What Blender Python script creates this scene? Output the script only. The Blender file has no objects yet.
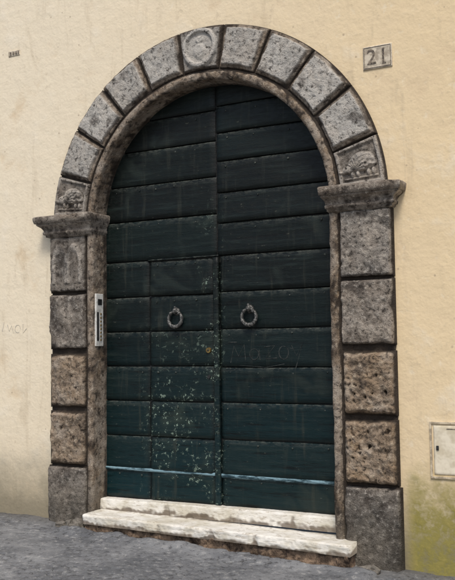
import bpy, math, random
from mathutils import Vector, Matrix, noise
random.seed(7)
sc=bpy.context.scene
rad=math.radians
# ------------------------------------------------------------ node helper
class NT:
    def __init__(s,name,disp=False):
        s.m=bpy.data.materials.new(name); s.m.use_nodes=True
        s.t=s.m.node_tree; s.n=s.t.nodes; s.l=s.t.links
        s.b=s.n['Principled BSDF']
        s.g=s.n.new('ShaderNodeNewGeometry'); s.pos=s.g.outputs['Position']
        x=s.n.new('ShaderNodeSeparateXYZ'); s.l.new(s.pos,x.inputs[0]); s.X,s.Y,s.Z=x.outputs
    def set(s,sock,v):
        if isinstance(v,bpy.types.NodeSocket): s.l.new(v,sock)
        elif isinstance(v,(tuple,list)):
            sock.default_value=tuple(v)+(1,) if len(v)==3 and len(sock.default_value)==4 else tuple(v)
        else: sock.default_value=v
    def noise(s,scale,detail=4,rough=.6,dist=0,vec=None,stretch=None,off=(0,0,0)):
        v=vec or s.pos
        if stretch or off!=(0,0,0):
            mp=s.n.new('ShaderNodeMapping'); s.l.new(v,mp.inputs[0])
            if stretch: mp.inputs['Scale'].default_value=stretch
            mp.inputs['Location'].default_value=off
            v=mp.outputs[0]
        n=s.n.new('ShaderNodeTexNoise'); s.l.new(v,n.inputs['Vector'])
        n.inputs['Scale'].default_value=scale;n.inputs['Detail'].default_value=detail
        n.inputs['Roughness'].default_value=rough;n.inputs['Distortion'].default_value=dist
        return n.outputs[0]
    def voro(s,scale,feature='F1',vec=None,stretch=None,rnd=1,out=0):
        v=vec or s.pos
        if stretch:
            mp=s.n.new('ShaderNodeMapping'); s.l.new(v,mp.inputs[0]); mp.inputs['Scale'].default_value=stretch; v=mp.outputs[0]
        n=s.n.new('ShaderNodeTexVoronoi'); n.feature=feature; s.l.new(v,n.inputs['Vector'])
        n.inputs['Scale'].default_value=scale; n.inputs['Randomness'].default_value=rnd
        return n.outputs[out]
    def math(s,op,a,b=0.5,c=None,clamp=False):
        n=s.n.new('ShaderNodeMath'); n.operation=op; n.use_clamp=clamp
        s.set(n.inputs[0],a); s.set(n.inputs[1],b)
        if c is not None: s.set(n.inputs[2],c)
        return n.outputs[0]
    def mul(s,a,b): return s.math('MULTIPLY',a,b)
    def add(s,a,b): return s.math('ADD',a,b)
    def ramp(s,v,a,b,o0=0.,o1=1.):
        n=s.n.new('ShaderNodeMapRange'); n.clamp=True; n.interpolation_type='SMOOTHSTEP'
        s.set(n.inputs[0],v); n.inputs[1].default_value=a;n.inputs[2].default_value=b
        n.inputs[3].default_value=o0;n.inputs[4].default_value=o1
        return n.outputs[0]
    def mix(s,f,a,b,mode='MIX'):
        n=s.n.new('ShaderNodeMix'); n.data_type='RGBA'; n.blend_type=mode; n.clamp_factor=True
        s.set(n.inputs[0],f); s.set(n.inputs[6],a); s.set(n.inputs[7],b)
        return n.outputs[2]
    def attr(s,name):
        a=s.n.new('ShaderNodeAttribute'); a.attribute_name=name; 
        x=s.n.new('ShaderNodeSeparateColor'); s.l.new(a.outputs['Color'],x.inputs[0]); return x.outputs
    def bump(s,h,dist,strength=1,nrm=None):
        n=s.n.new('ShaderNodeBump'); n.inputs['Distance'].default_value=dist; n.inputs['Strength'].default_value=strength
        s.l.new(h,n.inputs['Height'])
        if nrm is not None: s.l.new(nrm,n.inputs['Normal'])
        return n.outputs[0]
    def out(s,col,rough,nrm=None,metal=0,spec=None):
        s.set(s.b.inputs['Base Color'],col); s.set(s.b.inputs['Roughness'],rough); s.set(s.b.inputs['Metallic'],metal)
        if spec is not None: s.b.inputs['Specular IOR Level'].default_value=spec
        if nrm is not None: s.l.new(nrm,s.b.inputs['Normal'])
        return s.m
# ------------------------------------------------------------ materials
def mat_wall():
    k=NT('cream_stucco')
    b=k.noise(1.5,5,.68,off=(5,2,1)); c=k.noise(11,3,.78,off=(1,7,3)); 
    right=k.ramp(k.add(k.X,k.mul(b,3.0)),-.4,3.6)
    col=k.mix(right,(.84,.735,.555),(.80,.635,.40))
    low=k.ramp(k.add(k.Z,k.mul(b,1.4)),2.2,.3)
    col=k.mix(k.mul(low,.55),col,(.69,.57,.39))
    col=k.mix(k.ramp(b,.53,.68,0,.55),col,(.87,.79,.64))
    col=k.mix(k.ramp(b,.47,.30,0,.65),col,(.68,.52,.33))
    st=k.noise(2.6,3,.75,.6,stretch=(2.6,1,.42),off=(3,3,9))
    col=k.mix(k.ramp(st,.52,.78,0,.42),col,(.50,.40,.27))
    col=k.mix(k.ramp(c,.58,.74,0,.38),col,(.52,.42,.29))
    col=k.mix(k.ramp(c,.42,.30,0,.3),col,(.90,.82,.66))
    sp=k.voro(7.5); col=k.mix(k.ramp(sp,.075,.045,0,.55),col,(.38,.29,.20))
    gz=k.add(k.Z,k.mul(k.X,.03))
    g=k.ramp(k.add(gz,k.mul(b,-.9)),.15,-.45)
    col=k.mix(k.mul(g,.85),col,(.20,.175,.12))
    ms=k.mul(k.ramp(k.X,1.50,1.62),k.ramp(k.add(k.Z,k.mul(b,-1.1)),.14,-.30))
    mo=k.mix(c,(.09,.115,.012),(.44,.35,.12))
    col=k.mix(k.mul(ms,k.ramp(c,.36,.56,.5,.98)),col,mo)
    h=k.add(k.mul(b,1.3),k.mul(c,.33))
    return k.out(col,.9,k.bump(h,.02,.75),spec=.15)
def mat_stone():
    k=NT('weathered_peperino_stone'); R,G,B=k.attr('Col')[:3]
    n1=k.noise(5,3,.72,.3); n2=k.noise(26,4,.8,off=(3,1,2)); sp=k.voro(120)
    base=k.mix(R,(.075,.066,.058),(.50,.475,.43))
    base=k.mix(G,base,(.255,.175,.105))
    base=k.mix(k.ramp(n1,.48,.70,0,.5),base,(.41,.36,.30))
    base=k.mix(k.ramp(n1,.51,.32,0,.75),base,(.062,.050,.042))
    base=k.mix(k.ramp(n2,.52,.67,0,.6),base,k.mix(G,(.55,.51,.45),(.52,.42,.29)))
    base=k.mix(k.ramp(n2,.48,.35,0,.88),base,(.032,.026,.021))
    base=k.mix(k.ramp(sp,.25,.05,0,.5),base,(.035,.03,.025))
    base=k.mix(k.ramp(B,.62,.12,0,.92),base,(.027,.020,.015))
    dm=k.ramp(k.add(k.Z,k.mul(n1,-.5)),.25,-.2,0,.55)
    base=k.mix(dm,base,(.065,.058,.045))
    h=k.add(n2,k.mul(sp,.22))
    return k.out(base,.88,k.bump(h,.012,.9),spec=.25)
def mat_door(wood=True):
    k=NT('worn_dark_green_paint'); R,G,B=k.attr('Col')[:3]
    n1=k.noise(2.3,3,.68,.5); gr=k.noise(6,4,.74,stretch=(.35,1,5)); n3=k.noise(30,4,.8,stretch=(.6,1,1.3))
    zz=k.ramp(k.add(k.Z,k.mul(n1,.9)),.5,2.6)
    col=k.mix(zz,(.0018,.0190,.0235),(.0020,.0040,.0034))
    col=k.mix(k.ramp(k.Z,2.3,3.3,0,.5),col,(.0065,.0058,.0042))
    col=k.mix(k.mul(R,.55),col,(.006,.0150,.0140))
    col=k.mix(k.ramp(gr,.51,.70,0,.55),col,(.019,.030,.027))
    col=k.mix(k.ramp(gr,.47,.3,0,.85),col,(.0008,.0014,.0014))
    col=k.mix(k.ramp(n1,.54,.68,0,.5),col,(.026,.036,.030))
    run=k.noise(9,3,.74,stretch=(1.6,1,.16),off=(4,0,2))
    col=k.mix(k.ramp(run,.55,.76,0,.45),col,(.045,.048,.036))
    col=k.mix(k.mul(B,k.ramp(n3,.42,.62)),col,(.095,.105,.09))
    col=k.mix(k.mul(G,1.0),col,(.0006,.0008,.0008))
    cx=k.math('ABSOLUTE',k.add(k.X,.33)); zone=k.mul(k.ramp(cx,.44,.20),k.ramp(k.Z,1.75,1.0))
    cen=k.mul(k.ramp(k.math('ABSOLUTE',k.add(k.X,.03)),.16,.02),k.ramp(k.Z,2.9,1.7))
    z2=k.math('MAXIMUM',zone,k.mul(cen,.9))
    fl=k.noise(30,3,.8,off=(8,1,4))
    fm=k.mul(k.mul(z2,k.ramp(fl,.585,.635)),k.ramp(n1,.40,.55))
    col=k.mix(k.mul(z2,k.ramp(n1,.45,.62,0,.35)),col,(.040,.058,.045))
    col=k.mix(k.mul(fm,.9),col,(.26,.34,.27))
    col=k.mix(k.ramp(n3,.66,.70,0,.4),col,(.12,.13,.10))
    h=k.add(k.mul(gr,.6),k.mul(n3,.4))
    return k.out(col,k.ramp(n3,.3,.7,.34,.62),k.bump(h,.007,.85),spec=.28)
def mat_blue():
    k=NT('faded_blue_paint'); n=k.noise(14,4,.75,stretch=(.5,1,3))
    col=k.mix(k.ramp(n,.40,.60),(.012,.035,.045),(.20,.32,.37))
    return k.out(col,.55,k.bump(n,.003),spec=.3)
def mat_marble():
    k=NT('travertine_step'); n=k.noise(4,3,.7,.4); n2=k.noise(25,4,.8,stretch=(.5,1,2.5))
    R,G,B=k.attr('Col')[:3]
    col=k.mix(k.ramp(n,.35,.65),(.62,.575,.47),(.82,.79,.72))
    col=k.mix(k.ramp(n2,.48,.34,0,.7),col,(.34,.28,.20))
    col=k.mix(k.ramp(n2,.60,.72,0,.4),col,(.40,.35,.27))
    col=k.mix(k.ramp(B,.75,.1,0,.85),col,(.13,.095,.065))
    return k.out(col,.7,k.bump(n2,.006,.8),spec=.3)
def mat_rubble():
    k=NT('earth_mortar'); n=k.noise(12,4,.8)
    col=k.mix(k.ramp(n,.35,.65),(.05,.036,.028),(.27,.19,.13))
    return k.out(col,.95,k.bump(n,.016),spec=.15)
def mat_ground():
    k=NT('worn_basalt_cobbles'); R,G,B=k.attr('Col')[:3]
    n=k.noise(1.5,4,.68); n2=k.noise(18,4,.82)
    col=k.mix(k.ramp(n,.35,.65),(.125,.13,.137),(.245,.25,.255))
    col=k.mix(k.mul(R,.45),col,(.09,.093,.103))
    col=k.mix(k.ramp(n2,.53,.68,0,.6),col,(.40,.395,.38))
    col=k.mix(k.ramp(n2,.47,.34,0,.75),col,(.045,.045,.047))
    col=k.mix(k.ramp(B,.55,.05,0,.75),col,(.040,.038,.034))
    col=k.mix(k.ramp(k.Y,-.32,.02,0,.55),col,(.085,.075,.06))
    return k.out(col,.8,k.bump(n2,.011,1),spec=.3)
def mat_iron():
    k=NT('wrought_iron'); n=k.noise(60,3,.7)
    col=k.mix(k.ramp(n,.4,.65),(.035,.036,.034),(.21,.205,.19))
    return k.out(col,.55,k.bump(n,.003),metal=.35)
def mat_plain(name,c,c2,rough=.6,sc_=30,metal=0,bd=.002):
    k=NT(name); n=k.noise(sc_,3,.75)
    return k.out(k.mix(k.ramp(n,.38,.62),c,c2),rough,k.bump(n,bd),metal=metal)
M=dict(wall=mat_wall(),stone=mat_stone(),door=mat_door(),blue=mat_blue(),marble=mat_marble(),rubble=mat_rubble(),ground=mat_ground(),iron=mat_iron())
M['tile']=mat_plain('number_tile_stone',(.38,.32,.24),(.66,.58,.45),.75,18)
M['ink']=mat_plain('engraved_black',(.06,.05,.04),(.26,.21,.155),.8,45)
M['plaster']=mat_plain('hatch_plaster',(.62,.54,.39),(.80,.72,.56),.85,9)
M['hframe']=mat_plain('hatch_frame',(.36,.29,.20),(.66,.56,.40),.85,22)
M['white']=mat_plain('intercom_enamel',(.50,.49,.45),(.76,.75,.70),.45,20)
M['dark']=mat_plain('dark_slot',(.01,.01,.01),(.03,.03,.03),.5,40)
M['brass']=mat_plain('tarnished_brass',(.22,.14,.05),(.40,.28,.10),.4,50,.8)
M['chalk']=mat_plain('scratched_paint',(.003,.008,.008),(.034,.040,.037),.8,30)
M['gfaint']=mat_plain('faint_graffiti',(.50,.46,.40),(.62,.56,.44),.9,30)
# ------------------------------------------------------------ mesh helpers
def mkobj(name,verts,faces,mat,parent=None,col=None,smooth=True):
    me=bpy.data.meshes.new(name); me.from_pydata(verts,[],faces); me.update()
    if col is not None:
        a=me.color_attributes.new('Col','FLOAT_COLOR','POINT')
        flat=[c for q in col for c in (q[0],q[1],q[2],1.)]; a.data.foreach_set('color',flat)
    if smooth: me.polygons.foreach_set('use_smooth',[True]*len(me.polygons))
    o=bpy.data.objects.new(name,me); sc.collection.objects.link(o)
    if mat: me.materials.append(mat)
    if parent: o.parent=parent
    return o
def empty(name,loc=(0,0,0)):
    e=bpy.data.objects.new(name,None); e.empty_display_size=.2; sc.collection.objects.link(e); e.location=loc; return e
def ss(x,a=0.,b=1.):
    t=(x-a)/(b-a); t=0 if t<0 else 1 if t>1 else t; return t*t*(3-2*t)
def N(x,y,z): return noise.noise(Vector((x,y,z)))
def fixn(o,toward=(0,-1,0)):
    import bmesh
    bm=bmesh.new(); bm.from_mesh(o.data); bmesh.ops.recalc_face_normals(bm,faces=bm.faces[:])
    s=sum(f.normal.dot(Vector(toward))*f.calc_area() for f in bm.faces)
    if s<0: bmesh.ops.reverse_faces(bm,faces=bm.faces[:])
    bm.to_mesh(o.data); bm.free()
def slab(name,mapf,Lu,Lv,y0,amp,ew,rough,pit,seed,tint,brown,margin=0,relief=None,res=.0065,mat=None,parent=None,yback=.02,mheight=.010,corner=0.0):
    nu=max(4,int(Lu/res)); nv=max(4,int(Lv/res)); V=[];C=[]
    for j in range(nv+1):
        v=Lv*j/nv
        for i in range(nu+1):
            u=Lu*i/nu; x,z=mapf(u,v)
            wob=.010*N(x*9+seed,z*9,seed)+.006*N(x*35,z*35,seed+3)
            du=min(u,Lu-u); dv=min(v,Lv-v)
            a=math.sqrt(max(0,(1-ss(du+wob*ss(du,0,.02),0,ew))**2+(1-ss(dv+wob*ss(dv,0,.02),0,ew))**2)); e=max(0,1-a)
            chip=N(x*6+seed*2,z*6,seed*1.7)
            if chip>.12 and not relief: e*=1-ss(chip,.12,.55)*(1-ss(min(du,dv),.0,.05))*.9
            if margin:
                m=ss(min(du,dv)+wob*.6,margin,margin+.012); h=mheight*e+amp*m*e
            else: h=amp*e
            n1=N(x*7,z*7,seed+9); n2=N(x*24,z*24,seed+5); n3=N(x*70,z*70,seed)
            r=rough*(n1*1.0+n2*.7+n3*.35)
            cl=.55+.9*N(x*4,z*5,seed*2.1)
            p=N(x*30+11,z*22,seed*3)+.45*N(x*62,z*55,seed)+.25*n3
            q=ss(p,.28,.75)*pit*max(0,cl)
            h+=e*(r-q)
            rl=relief(u/Lu-.5,v/Lv-.5) if relief else 0
            h+=rl
            V.append((x,y0-h,z))
            ex=e*(1-.75*min(1,q/.014))*(1 if not margin else .55+.45*m)+.35*(n2*.5+n1*.3)
            if relief: ex*=.42+.62*min(1,max(0,rl)/.017)
            ln=min(1,max(0,tint+.3*n1+ .15*n2+(.35*min(1,max(0,rl)/.02)-.1 if relief else 0)))
            if margin: ln*=.30+.70*m
            br=brown if not margin else brown+ (1-m)*.45
            C.append((ln,min(1,max(0,br+.25*n1)),max(0,min(1,ex))))
    F=[]; W=nu+1
    for j in range(nv):
        for i in range(nu): F.append((j*W+i,j*W+i+1,(j+1)*W+i+1,(j+1)*W+i))
    ring=[i for i in range(W)]+[j*W+nu for j in range(1,nv+1)]+[nv*W+i for i in range(nu-1,-1,-1)]+[j*W for j in range(nv-1,0,-1)]
    b0=len(V)
    for r_ in ring: V.append((V[r_][0],yback,V[r_][2])); C.append((C[r_][0],C[r_][1],.25))
    n=len(ring)
    for i in range(n): F.append((ring[i],b0+i,b0+(i+1)%n,ring[(i+1)%n]))
    o=mkobj(name,V,F,mat or M['stone'],parent,C); fixn(o); return o
def box(name,x0,x1,y0,y1,z0,z1,mat,parent=None,bev=.004,col=None):
    V=[(x,y,z) for x in(x0,x1) for y in(y0,y1) for z in(z0,z1)]
    F=[(0,1,3,2),(4,6,7,5),(0,4,5,1),(2,3,7,6),(0,2,6,4),(1,5,7,3)]
    o=mkobj(name,V,F,mat,parent,[col or (.5,.3,.7)]*8,smooth=False)
    if bev:
        b=o.modifiers.new('b','BEVEL'); b.width=bev; b.segments=2
    return o
# ------------------------------------------------------------ dimensions
ZS=2.49; RO=1.484; RB=1.125; RI=1.05; YD=.127
def gz(x): return -.06-.03*x
# ------------------------------------------------------------ wall
hole=[(-1.42,-1.0)]+[(-1.42,z*.5) for z in range(0,5)]+[(1.42*math.cos(a),ZS+1.42*math.sin(a)) for a in [math.pi*(1-i/48) for i in range(49)]]+[(1.42,z*.5) for z in range(4,-1,-1)]+[(1.42,-1.0)]
outer=[]
XW,ZT=14.,9.5
for x,z in hole:
    if z<ZS: outer.append((math.copysign(XW,x),z if z>-1 else -1.))
    else:
        dx,dz=x,z-ZS; s=min(XW/max(abs(dx),1e-6),(ZT-ZS)/max(dz,1e-6)); outer.append((dx*s,ZS+dz*s))
V=[];F=[];K=14
for (a,b),(c,d) in zip(hole,outer):
    for i in range(K+1):
        t=(i/K)**2; V.append((a+(c-a)*t,0,b+(d-b)*t))
for i in range(len(hole)-1):
    for j in range(K): F.append((i*(K+1)+j,i*(K+1)+j+1,(i+1)*(K+1)+j+1,(i+1)*(K+1)+j))
base=len(V); V+=[(-XW,0,ZT),(XW,0,ZT)]
for i in range(len(hole)-1):
    p=i*(K+1)+K; q=(i+1)*(K+1)+K
    a,b=V[p],V[q]
    if abs(a[0]+XW)<1e-6 and abs(b[2]-ZT)<1e-6 and abs(b[0]+XW)>1e-6: F.append((p,base,q))
    if abs(a[2]-ZT)<1e-6 and abs(b[0]-XW)<1e-6 and abs(a[0]-XW)>1e-6: F.append((p,base+1,q))
wall=mkobj('stucco_wall',V,F,M['wall'],smooth=False); fixn(wall)
for nm,a in (('wall_end',(-XW-.0,-XW+.3)),('wall_end_b',(XW-.3,XW))):
    box(nm,a[0],a[1],.004,.5,-1,ZT-.004,M['wall'],wall,0)
box('coping',-XW-.05,XW+.05,-.06,.55,ZT+.002,ZT+.12,M['wall'],wall,.01)
# ------------------------------------------------------------ portal
portal=empty('stone_arch_portal')
path=[]
for i in range(0,80): path.append((-1,0,-.3+(ZS+.3)*i/80.,0))
for i in range(0,161): a=math.pi*(1-i/160.); path.append((math.cos(a),math.sin(a),ZS,1))
for i in range(1,81): path.append((1,0,ZS-(ZS+.3)*i/80.,0))
prof=[(1.475,.03),(1.475,-.030),(1.30,-.034),(1.135,-.034),(1.128,-.045),(1.118,-.052),(1.108,-.054),(1.104,-.066),(1.085,-.070),(1.066,-.068),(1.054,-.062),(1.05,-.050),(1.05,-.02),(1.05,.02),(1.05,.06),(1.05,.10),(1.05,.16),(1.05,.32)]
V=[];C=[];F=[]
for (cx,sz,z0,arc) in path:
    for (r,y) in prof:
        rr=r if (arc or r<1.4) else 1.505
        x=rr*cx; z=z0+rr*sz
        n=N(x*8,z*8,y*8+3); n2=N(x*30,z*30,y*30)
        dr=.006*n+.004*n2
        ed=1 if y<-.05 and r<1.06 else 0
        ch=ss(N(x*5+4,z*5,2),.2,.6)*.014*ed
        dr+=ch
        x+=dr*cx if arc else dr*(1 if cx>0 else -1); z+=dr*sz
        V.append((x,y+.005*n2+.004*n+ch*.6,z))
        ex=.45+.6*n+.4*n2 if y>-.05 and r>1.1 else .70+.7*n2+.6*n
        if r>1.11: ex=.12
        if y>.09: ex*=.4
        C.append((max(0,.30+.5*n),.55+.3*n2,max(0,min(1,ex))))
P=len(prof)
for i in range(len(path)-1):
    for j in range(P-1): F.append((i*P+j,i*P+j+1,(i+1)*P+j+1,(i+1)*P+j))
o=mkobj('architrave_band',V,F,M['stone'],portal,C); fixn(o)
zs=[(2.40,1.915,0),(1.90,1.435,0),(1.395,.945,1),(.915,.465,1),(.455,-.30,0)]
def m_relief(a,b):
    h=0
    for c in(-.19,.19):
        if b<-.34: continue
        if b>.02: d=abs(math.hypot((a-c)/.17,(b-.02)/.26)-1)
        else: d=abs(abs((a-c)/.17)-1)
        h=max(h,.015*(1-ss(d,.12,.36))*(.75+.5*N(a*9,b*9,3)))
    return h
for side in(-1,1):
    for i,(zt,zb,rg) in enumerate(zs):
        x0,x1=(1.125,1.515)
        if i==4: x1=1.53; x0=1.115
        if side<0: mp=lambda u,v,x1=x1,zb=zb:(-x1+u,zb+v)
        else: mp=lambda u,v,x0=x0,zb=zb:(x0+u,zb+v)
        rough=.008; pit=.006; tint=.36; br=.15; amp=.042
        if side>0:
            if i in(2,3): rough=.021; pit=.032; tint=.55; br=.82; amp=.054
            if i==1: tint=.26; br=.25; pit=.009; rough=.012
            if i==0: tint=.36; br=.18; pit=.014
            if i==4: tint=.16; br=.12
        else:
            if i in(2,3): rough=.014; pit=.016; tint=.36; br=.70
            if i==1: tint=.15; br=.15
            if i==0: tint=.38; rough=.004
            if i==4: tint=.26; br=.2
        slab('jamb_block_%d'%(i+1+(5 if side>0 else 0)),mp,x1-x0,zt-zb,-.036,amp if not(side<0 and i==0) else .032,.038 if rg else .020,rough,pit,3.7*i+side*5+20,tint,br,relief=m_relief if(side<0 and i==0) else None,parent=portal)
A=[rad(17.3+16.15*i) for i in range(10)]
def ell(a,b,ca,cb,ra,rb): return 1-((a-ca)/ra)**2-((b-cb)/rb)**2
def hedgehog(a,b):
    h=0
    q=ell(a,b,.06,-.06,.35,.34)
    if b<-.10: q-=(-.10-b)*7
    if q>0:
        ang=math.atan2(b+.12,a+.12)
        h=.030*min(1,math.sqrt(q)*1.25)
        fade=ss(q,.05,.35)
        row=math.hypot(b+.12,a+.12)
        h+=.0045*math.sin(ang*17+(1.57 if int(row/.085)%2 else 0))*fade+ .004*(((row/.085)%1)-.5)*fade
    q=ell(a,b,-.27,-.10,.16,.12)
    if q>0: h=max(h,.028*math.sqrt(q))
    q=ell(a,b,-.40,-.15,.10,.05)
    if q>0: h=max(h,.020*math.sqrt(q))
    q=ell(a,b,-.20,-.00,.05,.055)
    if q>0: h=max(h,.032*math.sqrt(q))
    if ell(a,b,-.31,-.075,.022,.022)>0: h-=.012
    for c in(-.19,-.06,.19,.31):
        q=ell(a,b,c,-.26,.05,.10)
        if q>0: h=max(h,.022*math.sqrt(q))
    h=max(h,.009*(1-ss(abs(b+.36),.012,.03))*(1-ss(abs(a),.38,.42)))
    return h
def key(a,b):
    q=math.hypot(a/.42,b/.45)
    h=.022*(1-ss(abs(q-.90),.06,.16))+(.010*math.sqrt(max(0,1-q*q)))
    h+=.012*(1-ss(math.hypot((a)/.10,(b-.18)/.09),.6,1.1))+.012*(1-ss(math.hypot((a)/.16,(b+.08)/.20),.6,1.1))
    return h
def polar(a0,a1,r0=RB+.008,r1=RO):
    rm=(r0+r1)/2; L=(a1-a0)*rm
    def f(u,v):
        a=a1-(u/L)*(a1-a0); r=r0+v
        return (r*math.cos(a),ZS+r*math.sin(a))
    return f,L,r1-r0
vs=[(A[i]+.003,A[i+1]-.003) for i in range(9)]
for i,(a0,a1) in enumerate(vs):
    f,L,H=polar(a0,a1)
    tint=.88+.14*random.uniform(-1,1)
    if i==4: slab('keystone',f,L,H,-.036,.012,.010,.003,.003,50,.85,.05,margin=.012,relief=key,parent=portal,res=.004,mheight=.016)
    else: slab('voussoir_%d'%(i+1),f,L,H,-.036,.026,.014,.007,.009,60+i*2.3,tint,.0+.10*random.random(),margin=.024,parent=portal,mheight=.020,res=.0055)
for s in(-1,1):
    def f(u,v,s=s):
        r=(RB+.008+u) if s>0 else (RO-u)
        t=v/.36
        a_top=A[0]-.003; a_bot=math.asin(.07/r)
        a=a_bot+(a_top-a_bot)*t
        return (s*r*math.cos(a),ZS+r*math.sin(a))
    def rl(a,b,s=s):
        fr=.016*(1-ss(abs(max(abs(a),abs(b-.02))-.43),.02,.05))
        return fr+hedgehog(a*1.12,(b-.03)*1.12)
    slab('hedgehog_relief_panel'+('_r' if s>0 else '_l'),f,RO-RB-.008,.36,-.036,.010,.010,.0015,.0,80+s,.46,.22,relief=rl,parent=portal,res=.0032,mheight=.008)
prof=[(2.385,-.03),(2.398,.004),(2.412,.006),(2.418,.022),(2.436,.024),(2.442,.016),(2.456,.020),(2.475,.034),(2.490,.056),(2.498,.066),(2.504,.062),(2.508,.078),(2.535,.084),(2.556,.086),(2.566,.080),(2.572,.060),(2.576,-.05)]
for s in(-1,1):
    V=[];C=[];F=[]
    def ring(o):
        xi=1.05-o*.45; xo=1.525+o; yf=-.085-o; yb=.124
        pts=[]
        n1=16;n2=60;n3=16
        for i in range(n1): pts.append((xi,yb+(yf-yb)*i/n1))
        for i in range(n2): pts.append((xi+(xo-xi)*i/n2,yf))
        for i in range(n3+1): pts.append((xo,yf+(yb-yf)*i/n3))
        return pts
    for (z,o) in prof:
        for (x,y) in ring(o):
            n=N(x*7*s+4,y*7,z*9); n2=N(x*25*s,y*25,z*25)
            e=.004*n+.003*n2+ (ss(N(x*6*s+3,y*6,5),.15,.5)*.012 if o>.05 else 0)
            V.append((s*x,y+e,z+.002*n2+.004*n-(e*.4 if z>2.55 else 0))); C.append((max(0,.30+.5*n),.32,max(0,min(1,.72+.5*n2+ (.2 if o>.05 else -.2)))))
    P=len(ring(0))
    for j in range(len(prof)-1):
        for i in range(P-1): F.append((j*P+i,j*P+i+1,(j+1)*P+i+1,(j+1)*P+i))
    F.append(tuple(range((len(prof)-1)*P,len(prof)*P)))
    o=mkobj('impost_cornice_'+('r' if s>0 else 'l'),V,F,M['stone'],portal,C); fixn(o)
# ------------------------------------------------------------ door
door=empty('wooden_double_door')
def plank(name,x0,x1,z0,z1,yf=YD,th=.04,tint=.5):
    nx=max(3,int((x1-x0)/.03)); 
    zz=[z0+.001,z0+.003,z0+.009]+[z0+.009+(z1-z0-.022)*k/7 for k in range(1,7)]+[z1-.013,z1-.006,z1-.002,z1-.001]
    dy=[.03,.010,.001]+[0]*6+[0,.003,.010,.03]
    cb=[(0,1,0),(0,.7,0),(0,.15,0)]+[(0,0,0)]*6+[(0,0,.3),(0,0,.8),(0,.6,.2),(0,1,0)]
    V=[];C=[];F=[];sd=random.uniform(0,50)
    tilt=random.uniform(-.003,.010)
    for z,d,c in zip(zz,dy,cb):
        for i in range(nx+1):
            x=x0+(x1-x0)*i/nx
            e=.012 if (i==0 or i==nx) else 0
            V.append((x,yf+d+e+.0045*N(x*2.5+sd,z*5,sd)+tilt*((z-z0)/(z1-z0)-.5)*2,z+.004*N(x*2+sd,sd,z))); C.append((tint,max(c[1],.6 if e else 0),c[2]))
    P=nx+1
    for j in range(len(zz)-1):
        for i in range(nx): F.append((j*P+i,j*P+i+1,(j+1)*P+i+1,(j+1)*P+i))
    o=mkobj(name,V,F,M['door'],door,C); fixn(o); return o
box('backing_boards',-1.09,1.09,YD+.022,YD+.08,.15,3.60,M['dark'],door,0)
ZR=[.20,.435,.715,1.0,1.275,1.575,1.87,2.16,2.42,2.665,2.92,3.15,3.37,3.60]
ZL=[.20,.435,.71,1.0,1.285,1.57,1.86,2.16,2.50,2.80,3.09,3.34,3.60]
for i in range(len(ZR)-1):
    plank('plank_right_%d'%i,.030 if ZR[i]>2.1 else .045,1.09,ZR[i],ZR[i+1],tint=random.random()); 
for i in range(len(ZL)-1):
    if ZL[i+1]<=2.17:
        plank('plank_left_%d'%i,-1.09,-.620,ZL[i],ZL[i+1],tint=random.random())
        plank('wicket_plank_%d'%i,-.614,-.012,ZL[i]+ (.0),ZL[i+1]-(.010 if i==6 else 0),yf=YD-.003,tint=random.random())
    else: plank('plank_left_%d'%i,-1.09,.022,ZL[i],ZL[i+1],tint=random.random())
n=40;V=[];C=[];F=[];z0,z1,x0,x1,d=.21,2.15,-.008,.042,.016
pr=[(x0,YD+.02),(x0+.002,YD-d+.004),(x0+.008,YD-d),(x1-.008,YD-d),(x1-.002,YD-d+.004),(x1,YD+.02)]
for j in range(n+1):
    z=z0+(z1-z0)*j/n
    for q,(x,y) in enumerate(pr):
        V.append((x+.002*N(x*5,z*6,1),y+.0015*N(x,z*9,7),z)); C.append((.1,.9 if q in(0,5) else .1,.12 if q in(1,2,4) else 0))
for j in range(n):
    for i in range(5): F.append((j*6+i,j*6+i+1,(j+1)*6+i+1,(j+1)*6+i))
F.append(tuple(n*6+i for i in range(6)))
o=mkobj('meeting_stile',V,F,M['door'],door,C); fixn(o)
slab('wicket_head_strip',lambda u,v:(-.63+u,2.155+v),.67,.014,YD-.002,.005,.006,.001,0,5,.1,0,mat=M['door'],parent=door,yback=YD+.03,res=.01)
def rail(x0,x1,z0,z1):
    slab('blue_rail',lambda u,v:(x0+u,z0+v),x1-x0,z1-z0,YD-.004,.010,.005,.0012,0,8,.5,0,mat=M['blue'],parent=door,yback=YD+.02,res=.008)
rail(-1.09,-.01,.424,.450); rail(.045,1.09,.414,.446)
import bmesh
bm=bmesh.new()
def nail(x,z,r=.008,y=YD):
    m=Matrix.Translation((x,y-.001,z))@Matrix.Diagonal((1,.5,1,1)); bmesh.ops.create_icosphere(bm,subdivisions=2,radius=r,matrix=m)
for Z,x0s in((ZR,(.12,.38,.66,.93)),(ZL,(-.16,-.36,-.53,-.70,-.93))):
    for z in Z[1:-1]:
        for x in x0s:
            if math.hypot(x,max(0,z-ZS))>1.02: continue
            if random.random()<.82: nail(x+random.uniform(-.015,.015),z-.045+random.uniform(-.006,.006),random.uniform(.006,.009),YD-(.004 if -.61<x<0 and z<2.16 else 0))
me=bpy.data.meshes.new('iron_nails'); bm.to_mesh(me); bm.free(); me.materials.append(M['door'])
a=me.color_attributes.new('Col','FLOAT_COLOR','POINT')
for d in a.data: d.color=(.8,0,.9,1)
for p in me.polygons: p.use_smooth=True
o=bpy.data.objects.new('iron_nails',me); sc.collection.objects.link(o); o.parent=door
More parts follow.
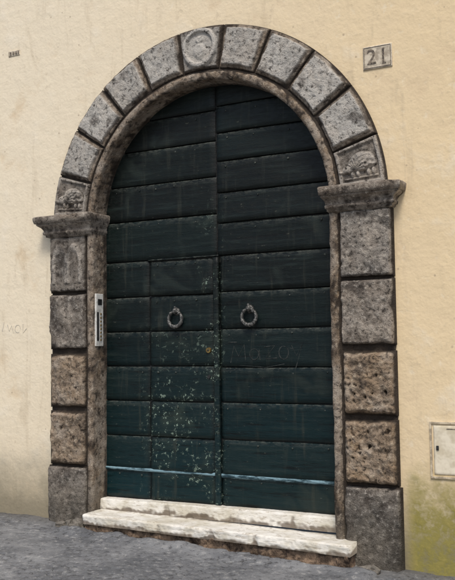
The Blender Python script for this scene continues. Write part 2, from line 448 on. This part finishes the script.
def disc(name,x,z,r,y0,y1,mat,parent):
    bm=bmesh.new(); bmesh.ops.create_cone(bm,cap_ends=True,segments=28,radius1=r,radius2=r*.85,depth=y1-y0,matrix=Matrix.Translation((x,(y0+y1)/2,z))@Matrix.Rotation(rad(90),4,'X'))
    me=bpy.data.meshes.new(name); bm.to_mesh(me); bm.free(); me.materials.append(mat)
    o=bpy.data.objects.new(name,me); sc.collection.objects.link(o); o.parent=parent; return o
disc('lock_cylinder',-.055,1.41,.024,YD-.014,YD+.0,M['brass'],door)
disc('keyhole',-.055,1.41,.008,YD-.018,YD-.013,M['dark'],door)
disc('lower_lock',-.055,1.20,.016,YD-.010,YD,M['dark'],door)
def stroke(name,pts,mat,parent,y,w=.004,flat=.35):
    cu=bpy.data.curves.new(name,'CURVE'); cu.dimensions='3D'; cu.bevel_depth=w; cu.bevel_resolution=1
    for pl in pts:
        s=cu.splines.new('POLY'); s.points.add(len(pl)-1)
        for p,(x,z) in zip(s.points,pl): p.co=(x,0,z,1); p.radius=random.uniform(.5,1.3)
    o=bpy.data.objects.new(name,cu); sc.collection.objects.link(o); o.location=(0,y,0); o.scale=(1,flat,1); cu.materials.append(mat); o.parent=parent; return o
def arcp(cx,cz,rx,rz,a0,a1,n=14): return [(cx+rx*math.cos(rad(a0+(a1-a0)*i/n)),cz+rz*math.sin(rad(a0+(a1-a0)*i/n))) for i in range(n+1)]
stroke('scratched_graffiti',[[(.14,1.31),(.17,1.44),(.21,1.36),(.26,1.45),(.27,1.33)],[(.12,1.47),(.20,1.47)],arcp(.345,1.375,.038,.042,20,350)+[(.39,1.42),(.395,1.33)],[(.43,1.43),(.52,1.44),(.44,1.34),(.54,1.345)],arcp(.595,1.385,.040,.050,60,420)+[(.68,1.41)],[(.66,1.44),(.70,1.36),(.75,1.45),(.69,1.26)],[(.22,1.29),(.45,1.275),(.60,1.30)]],M['chalk'],door,YD-.002,.0045)
def knocker(name,x,z,tw):
    e=empty(name,(x,YD,z)); 
    bm=bmesh.new()
    bmesh.ops.create_cone(bm,cap_ends=True,segments=24,radius1=.034,radius2=.026,depth=.014,matrix=Matrix.Translation((0,-.008,.062))@Matrix.Rotation(rad(90),4,'X'))
    bmesh.ops.create_uvsphere(bm,u_segments=20,v_segments=12,radius=.021,matrix=Matrix.Translation((0,-.030,.066))@Matrix.Diagonal((1,1.1,1.15,1)))
    bmesh.ops.create_uvsphere(bm,u_segments=12,v_segments=8,radius=.011,matrix=Matrix.Translation((0,-.030,.094)))
    n=48;m=12;vv=[]
    for i in range(n):
        a=2*math.pi*i/n; r=.0105+.005*(.5-.5*math.sin(a))+.0012*math.sin(a*9)
        row=[]
        for j in range(m):
            b=2*math.pi*j/m; R=.062+r*math.cos(b)
            row.append(bm.verts.new((R*math.cos(a)+tw*(.06-R*math.sin(a)),-.032+r*math.sin(b)-.010*(.5-.5*math.sin(a))+.008,R*math.sin(a))))
        vv.append(row)
    for i in range(n):
        for j in range(m): bm.faces.new((vv[i][j],vv[(i+1)%n][j],vv[(i+1)%n][(j+1)%m],vv[i][(j+1)%m]))
    for sx in(-1,1): bmesh.ops.create_uvsphere(bm,u_segments=12,v_segments=8,radius=.015,matrix=Matrix.Translation((sx*.040,-.030,.046)))
    bmesh.ops.create_uvsphere(bm,u_segments=12,v_segments=8,radius=.018,matrix=Matrix.Translation((tw*.12,-.032,-.062)))
    bmesh.ops.create_cone(bm,cap_ends=True,segments=16,radius1=.012,radius2=.010,depth=.012,matrix=Matrix.Translation((0,-.006,-.066))@Matrix.Rotation(rad(90),4,'X'))
    bmesh.ops.recalc_face_normals(bm,faces=bm.faces[:])
    me=bpy.data.meshes.new('ring_and_boss'); bm.to_mesh(me); bm.free(); me.materials.append(M['iron'])
    for p in me.polygons: p.use_smooth=True
    o=bpy.data.objects.new('ring_and_boss',me); sc.collection.objects.link(o); o.parent=e
knocker('door_knocker',-.35,1.665,.0); knocker('door_knocker.001',.315,1.665,.05)
# ------------------------------------------------------------ step
step=empty('stone_doorstep')
def slab3(name,x0,x1,yb,yf,zb0,zt0,zb1,zt1,seed,mat,amp=.004,r=.012,dirt=.9):
    nx=int((x1-x0)/.010); sec=[]
    nT=max(4,int((yb-yf)/.014)); 
    for i in range(nT+1): sec.append((yb+(yf+r-yb)*i/nT,0.,0))
    for i in range(1,5): a=rad(90*i/4); sec.append((yf+r-r*math.sin(a),r*(1-math.cos(a)),0))
    for i in range(1,8): sec.append((yf,None,i/7))
    V=[];C=[];F=[]
    for i in range(nx+1):
        t=i/nx; x=x0+(x1-x0)*t; zt=zt0+(zt1-zt0)*t; zb=zb0+(zb1-zb0)*t
        for (y,d,f) in sec:
            z=zt-d if d is not None else (zt-r)+(zb-zt+r)*f
            nose=1-ss(abs(y-yf),0,.04)
            n=N(x*8+seed,y*20,z*20); n2=N(x*40,y*40,z*40+seed); ch=ss(N(x*11+seed,seed,z*6),.25,.6)*.012*nose
            wv=.010*N(x*1.8+seed,seed,1)*nose
            yy=y+amp*(n+.5*n2)*(.4+nose)+ch+wv; z=z-amp*.8*(n*.6+.4*n2)-ch*.5*(1 if d is not None else 0)-(.004*N(x*1.5,seed,3))
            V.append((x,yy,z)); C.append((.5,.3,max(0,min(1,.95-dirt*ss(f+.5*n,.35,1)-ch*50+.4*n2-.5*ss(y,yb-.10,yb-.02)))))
    P=len(sec)
    for i in range(nx):
        for j in range(P-1): F.append((i*P+j,i*P+j+1,(i+1)*P+j+1,(i+1)*P+j))
    for i in(0,nx):
        b=len(V); V+= [(V[i*P][0],yb,V[i*P+P-1][2])]; C.append((.5,.3,.6)); F.append(tuple([i*P+j for j in range(P)]+[b]))
    o=mkobj(name,V,F,mat,step,C); fixn(o,(0,-1,1)); return o
slab3('upper_sill',-1.06,1.06,.20,.035,.10,.195,.10,.205,3,M['marble'])
slab3('lower_slab',-1.035,1.215,.06,-.225,.036,.112,.0,.078,9,M['marble'],amp=.007,r=.016)
slab3('rubble_base',-1.03,1.20,.0,-.195,-.2,.045,-.25,.01,15,M['rubble'],amp=.030,r=.02)
# ------------------------------------------------------------ pavement
def axis(a,b,st,ends): 
    n=int(round((b-a)/st)); l=[a+(b-a)*i/n for i in range(n+1)]
    return [-e for e in ends[::-1]]+l+list(ends)
xs=axis(-3.2,3.2,.0125,[4,6,10,20,60,250]); 
ys=[-250,-60,-20,-10,-6,-4]+[-3.0+1.4*i/40 for i in range(40)]+[-1.6+1.6*i/128 for i in range(129)]+[.35,2,20,250]
ang=rad(38); ca,sa=math.cos(ang),math.sin(ang); S=.092
rnd={}
def pt(i,j):
    if (i,j) not in rnd:
        r=random.Random(i*7919+j*104729+5); rnd[(i,j)]=((i+.5+(r.random()-.5)*.32+(.5 if j%2 else 0)),(j+.5+(r.random()-.5)*.26),r.random(),r.random())
    return rnd[(i,j)]
def cob(x,y):
    u=(x*ca+y*sa)/S+.35*N(x*2,y*2,3); v=(-x*sa+y*ca)/S+.35*N(x*2,y*2,9); ci=math.floor(u);cj=math.floor(v)
    d1=d2=9;t=None
    for dj in(-1,0,1):
        for di in(-2,-1,0,1):
            p=pt(ci+di,cj+dj); d=max(abs(p[0]-u),abs(p[1]-v))*.75+math.hypot(p[0]-u,p[1]-v)*.25
            if d<d1: d2=d1;d1=d;t=p
            elif d<d2: d2=d
    return d2-d1,t
V=[];F=[];C=[]
for y in ys:
    for x in xs:
        near=ss(3.2-abs(x),0,.8)
        z=gz(max(-6,min(6,x))); c=(.5,.3,.8)
        if -3.01<y<.3 and abs(x)<3.2:
            z+=near*(.012*N(x*1.7,y*1.7,2)+.006*N(x*6,y*6,5)+.003*N(x*22,y*22,1))
            g,t=cob(x,y); fill=ss(N(x*1.6+7,y*2.2,4)+.25*N(x*7,y*7,2),-.10,.30)
            depth=ss(g,.02,.20); z+=-.009*(1-depth)*(1-.8*fill)+(t[2]-.5)*.007*(1-fill*.7)*depth
            c=(t[3]*(1-fill*.6),.3,min(1,depth+.6*fill))
            wl=1-ss(-y,0,.28); z+=near*wl*.018*(N(x*3,1,1)+.6)
            if -1.25<x<1.4 and y<-.2: z+=.035*(1-ss(-y-.2,0,.20))*(.7+N(x*5,y*5,8))
        V.append((x,y,z)); C.append(c)
W=len(xs)
for j in range(len(ys)-1):
    for i in range(W-1): F.append((j*W+i,j*W+i+1,(j+1)*W+i+1,(j+1)*W+i))
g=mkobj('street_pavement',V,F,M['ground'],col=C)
def rock(name,x,y,s,seed,mat):
    bm=bmesh.new(); bmesh.ops.create_icosphere(bm,subdivisions=4,radius=1)
    for v in bm.verts:
        p=v.co.copy(); d=1+.45*noise.noise(p*1.3+Vector((seed,0,0)))+.12*noise.noise(p*5+Vector((seed,0,0)))
        q=p*d; v.co=Vector((q.x*s[0],q.y*s[1],q.z*s[2]))
    me=bpy.data.meshes.new(name); bm.to_mesh(me); bm.free(); me.materials.append(mat)
    a=me.color_attributes.new('Col','FLOAT_COLOR','POINT')
    for d in a.data: d.color=(.5,.15,.8,1)
    for p in me.polygons: p.use_smooth=True
    o=bpy.data.objects.new(name,me); sc.collection.objects.link(o); o.location=(x,y,gz(x)+s[2]*.35); return o
rock('loose_stone',-1.16,-.16,(.10,.06,.06),3,M['stone'])
rock('loose_stone.001',-1.31,-.15,(.06,.04,.03),7,M['stone'])
rock('loose_stone.002',1.33,-.17,(.08,.05,.035),11,M['stone'])
# ------------------------------------------------------------ small wall things
num=empty('house_number_plaque')
slab('tile',lambda u,v:(1.32+u,3.41+v),.215,.17,-.006,.004,.005,.0006,0,4,.5,.2,mat=M['tile'],parent=num,yback=.01,res=.004)
def frame(name,x0,x1,z0,z1,w,y0,y1,mat,par):
    box(name+'_top',x0,x1,y0,y1,z1-w,z1,mat,par,.001); box(name+'_bottom',x0,x1,y0,y1,z0,z0+w,mat,par,.001)
    box(name+'_left',x0,x0+w,y0,y1,z0+w,z1-w,mat,par,.001); box(name+'_right',x1-w,x1,y0,y1,z0+w,z1-w,mat,par,.001)
frame('border',1.328,1.527,3.418,3.572,.004,-.0125,-.008,M['ink'],num)
cu=bpy.data.curves.new('numerals','FONT'); cu.body='21'; cu.size=.155; cu.extrude=.0012; cu.align_x='CENTER'; cu.align_y='CENTER'; cu.space_character=1.12; cu.materials.append(M['ink'])
o=bpy.data.objects.new('numerals',cu); sc.collection.objects.link(o); o.rotation_euler=(rad(90),0,0); o.location=(1.4275,-.0115,3.493); o.parent=num
box('serif',1.462,1.492,-.0125,-.0105,3.438,3.446,M['ink'],num,0)
pl=empty('small_wall_plaque')
slab('plate',lambda u,v:(-2.04+u,4.10+v),.13,.05,-.004,.006,.004,.0005,0,14,.5,.2,mat=M['tile'],parent=pl,yback=.01,res=.004)
for i,x in enumerate((-2.015,-1.985,-1.95,-1.925)): box('letter_%d'%i,x,x+.012,-.0125,-.009,4.112,4.138,M['ink'],pl,0)
ht=empty('utility_hatch')
slab('hatch_door',lambda u,v:(1.75+u,.555+v),.34,.33,-.003,.004,.006,.0012,0,24,.5,.2,mat=M['plaster'],parent=ht,yback=.01,res=.01)
frame('hatch_frame',1.725,2.115,.53,.91,.014,-.011,.004,M['hframe'],ht)
box('hatch_latch',1.768,1.785,-.014,-.006,.72,.75,M['dark'],ht,.002); box('hinge_slot',1.84,2.0,-.0100,-.0065,.862,.866,M['ink'],ht,0)
stroke('wall_scribble',[[(-2.04,1.66),(-2.02,1.60),(-1.99,1.65),(-1.97,1.58)],arcp(-1.92,1.62,.03,.035,0,300),[(-1.86,1.66),(-1.86,1.58),(-1.82,1.62)],[(-2.08,1.68),(-2.1,1.6)]],M['gfaint'],wall,-.001,.004,.3)
ic=empty('intercom_panel')
box('plate',-1.052,-1.034,-.040,.060,1.455,1.895,M['white'],ic,.004)
box('name_strip',-1.035,-1.031,-.030,-.006,1.50,1.74,M['dark'],ic,.001)
box('speaker',-1.035,-1.031,-.018,.038,1.80,1.85,M['dark'],ic,.001)
for i in range(8): box('button_%d'%i,-1.034,-1.028,.014,.030,1.50+i*.031,1.515+i*.031,M['brass'],ic,.002)
# ------------------------------------------------------------ light
w=bpy.data.worlds.new('World'); sc.world=w; w.use_nodes=True
nt=w.node_tree; bg=nt.nodes['Background']; sky=nt.nodes.new('ShaderNodeTexSky'); sky.sky_type='NISHITA'; sky.sun_disc=False
D=Vector((.42,-1,1.55)).normalized(); el=math.asin(D.z); 
sky.sun_elevation=el; sky.sun_rotation=math.atan2(D.x,D.y); sky.dust_density=3; sky.air_density=1
nt.links.new(sky.outputs[0],bg.inputs[0]); bg.inputs[1].default_value=.13
L=bpy.data.lights.new('sun','SUN'); L.energy=2.1; L.angle=rad(16); L.color=(1,.955,.88)
so=bpy.data.objects.new('sun',L); sc.collection.objects.link(so); so.rotation_euler=D.to_track_quat('Z','Y').to_euler()
# ------------------------------------------------------------ camera
yaw,pit,rol=.4854,.0688,-.0129
Fw=Vector((-math.sin(yaw)*math.cos(pit),math.cos(yaw)*math.cos(pit),math.sin(pit)))
R=Vector((math.cos(yaw),math.sin(yaw),0)); U=R.cross(Fw)
R2=R*math.cos(rol)+U*math.sin(rol); U2=-R*math.sin(rol)+U*math.cos(rol)
cam=bpy.data.cameras.new('camera'); co=bpy.data.objects.new('camera',cam); sc.collection.objects.link(co)
mt=Matrix((R2,U2,-Fw)).transposed().to_4x4(); mt.translation=Vector((3.2214,-5.7551,1.4249)); co.matrix_world=mt
cam.sensor_fit='VERTICAL'; cam.sensor_height=24; cam.lens=844.08/580*24; cam.clip_end=1000
sc.camera=co
sc.view_settings.view_transform='Standard'; sc.view_settings.look='None'; sc.view_settings.exposure=0
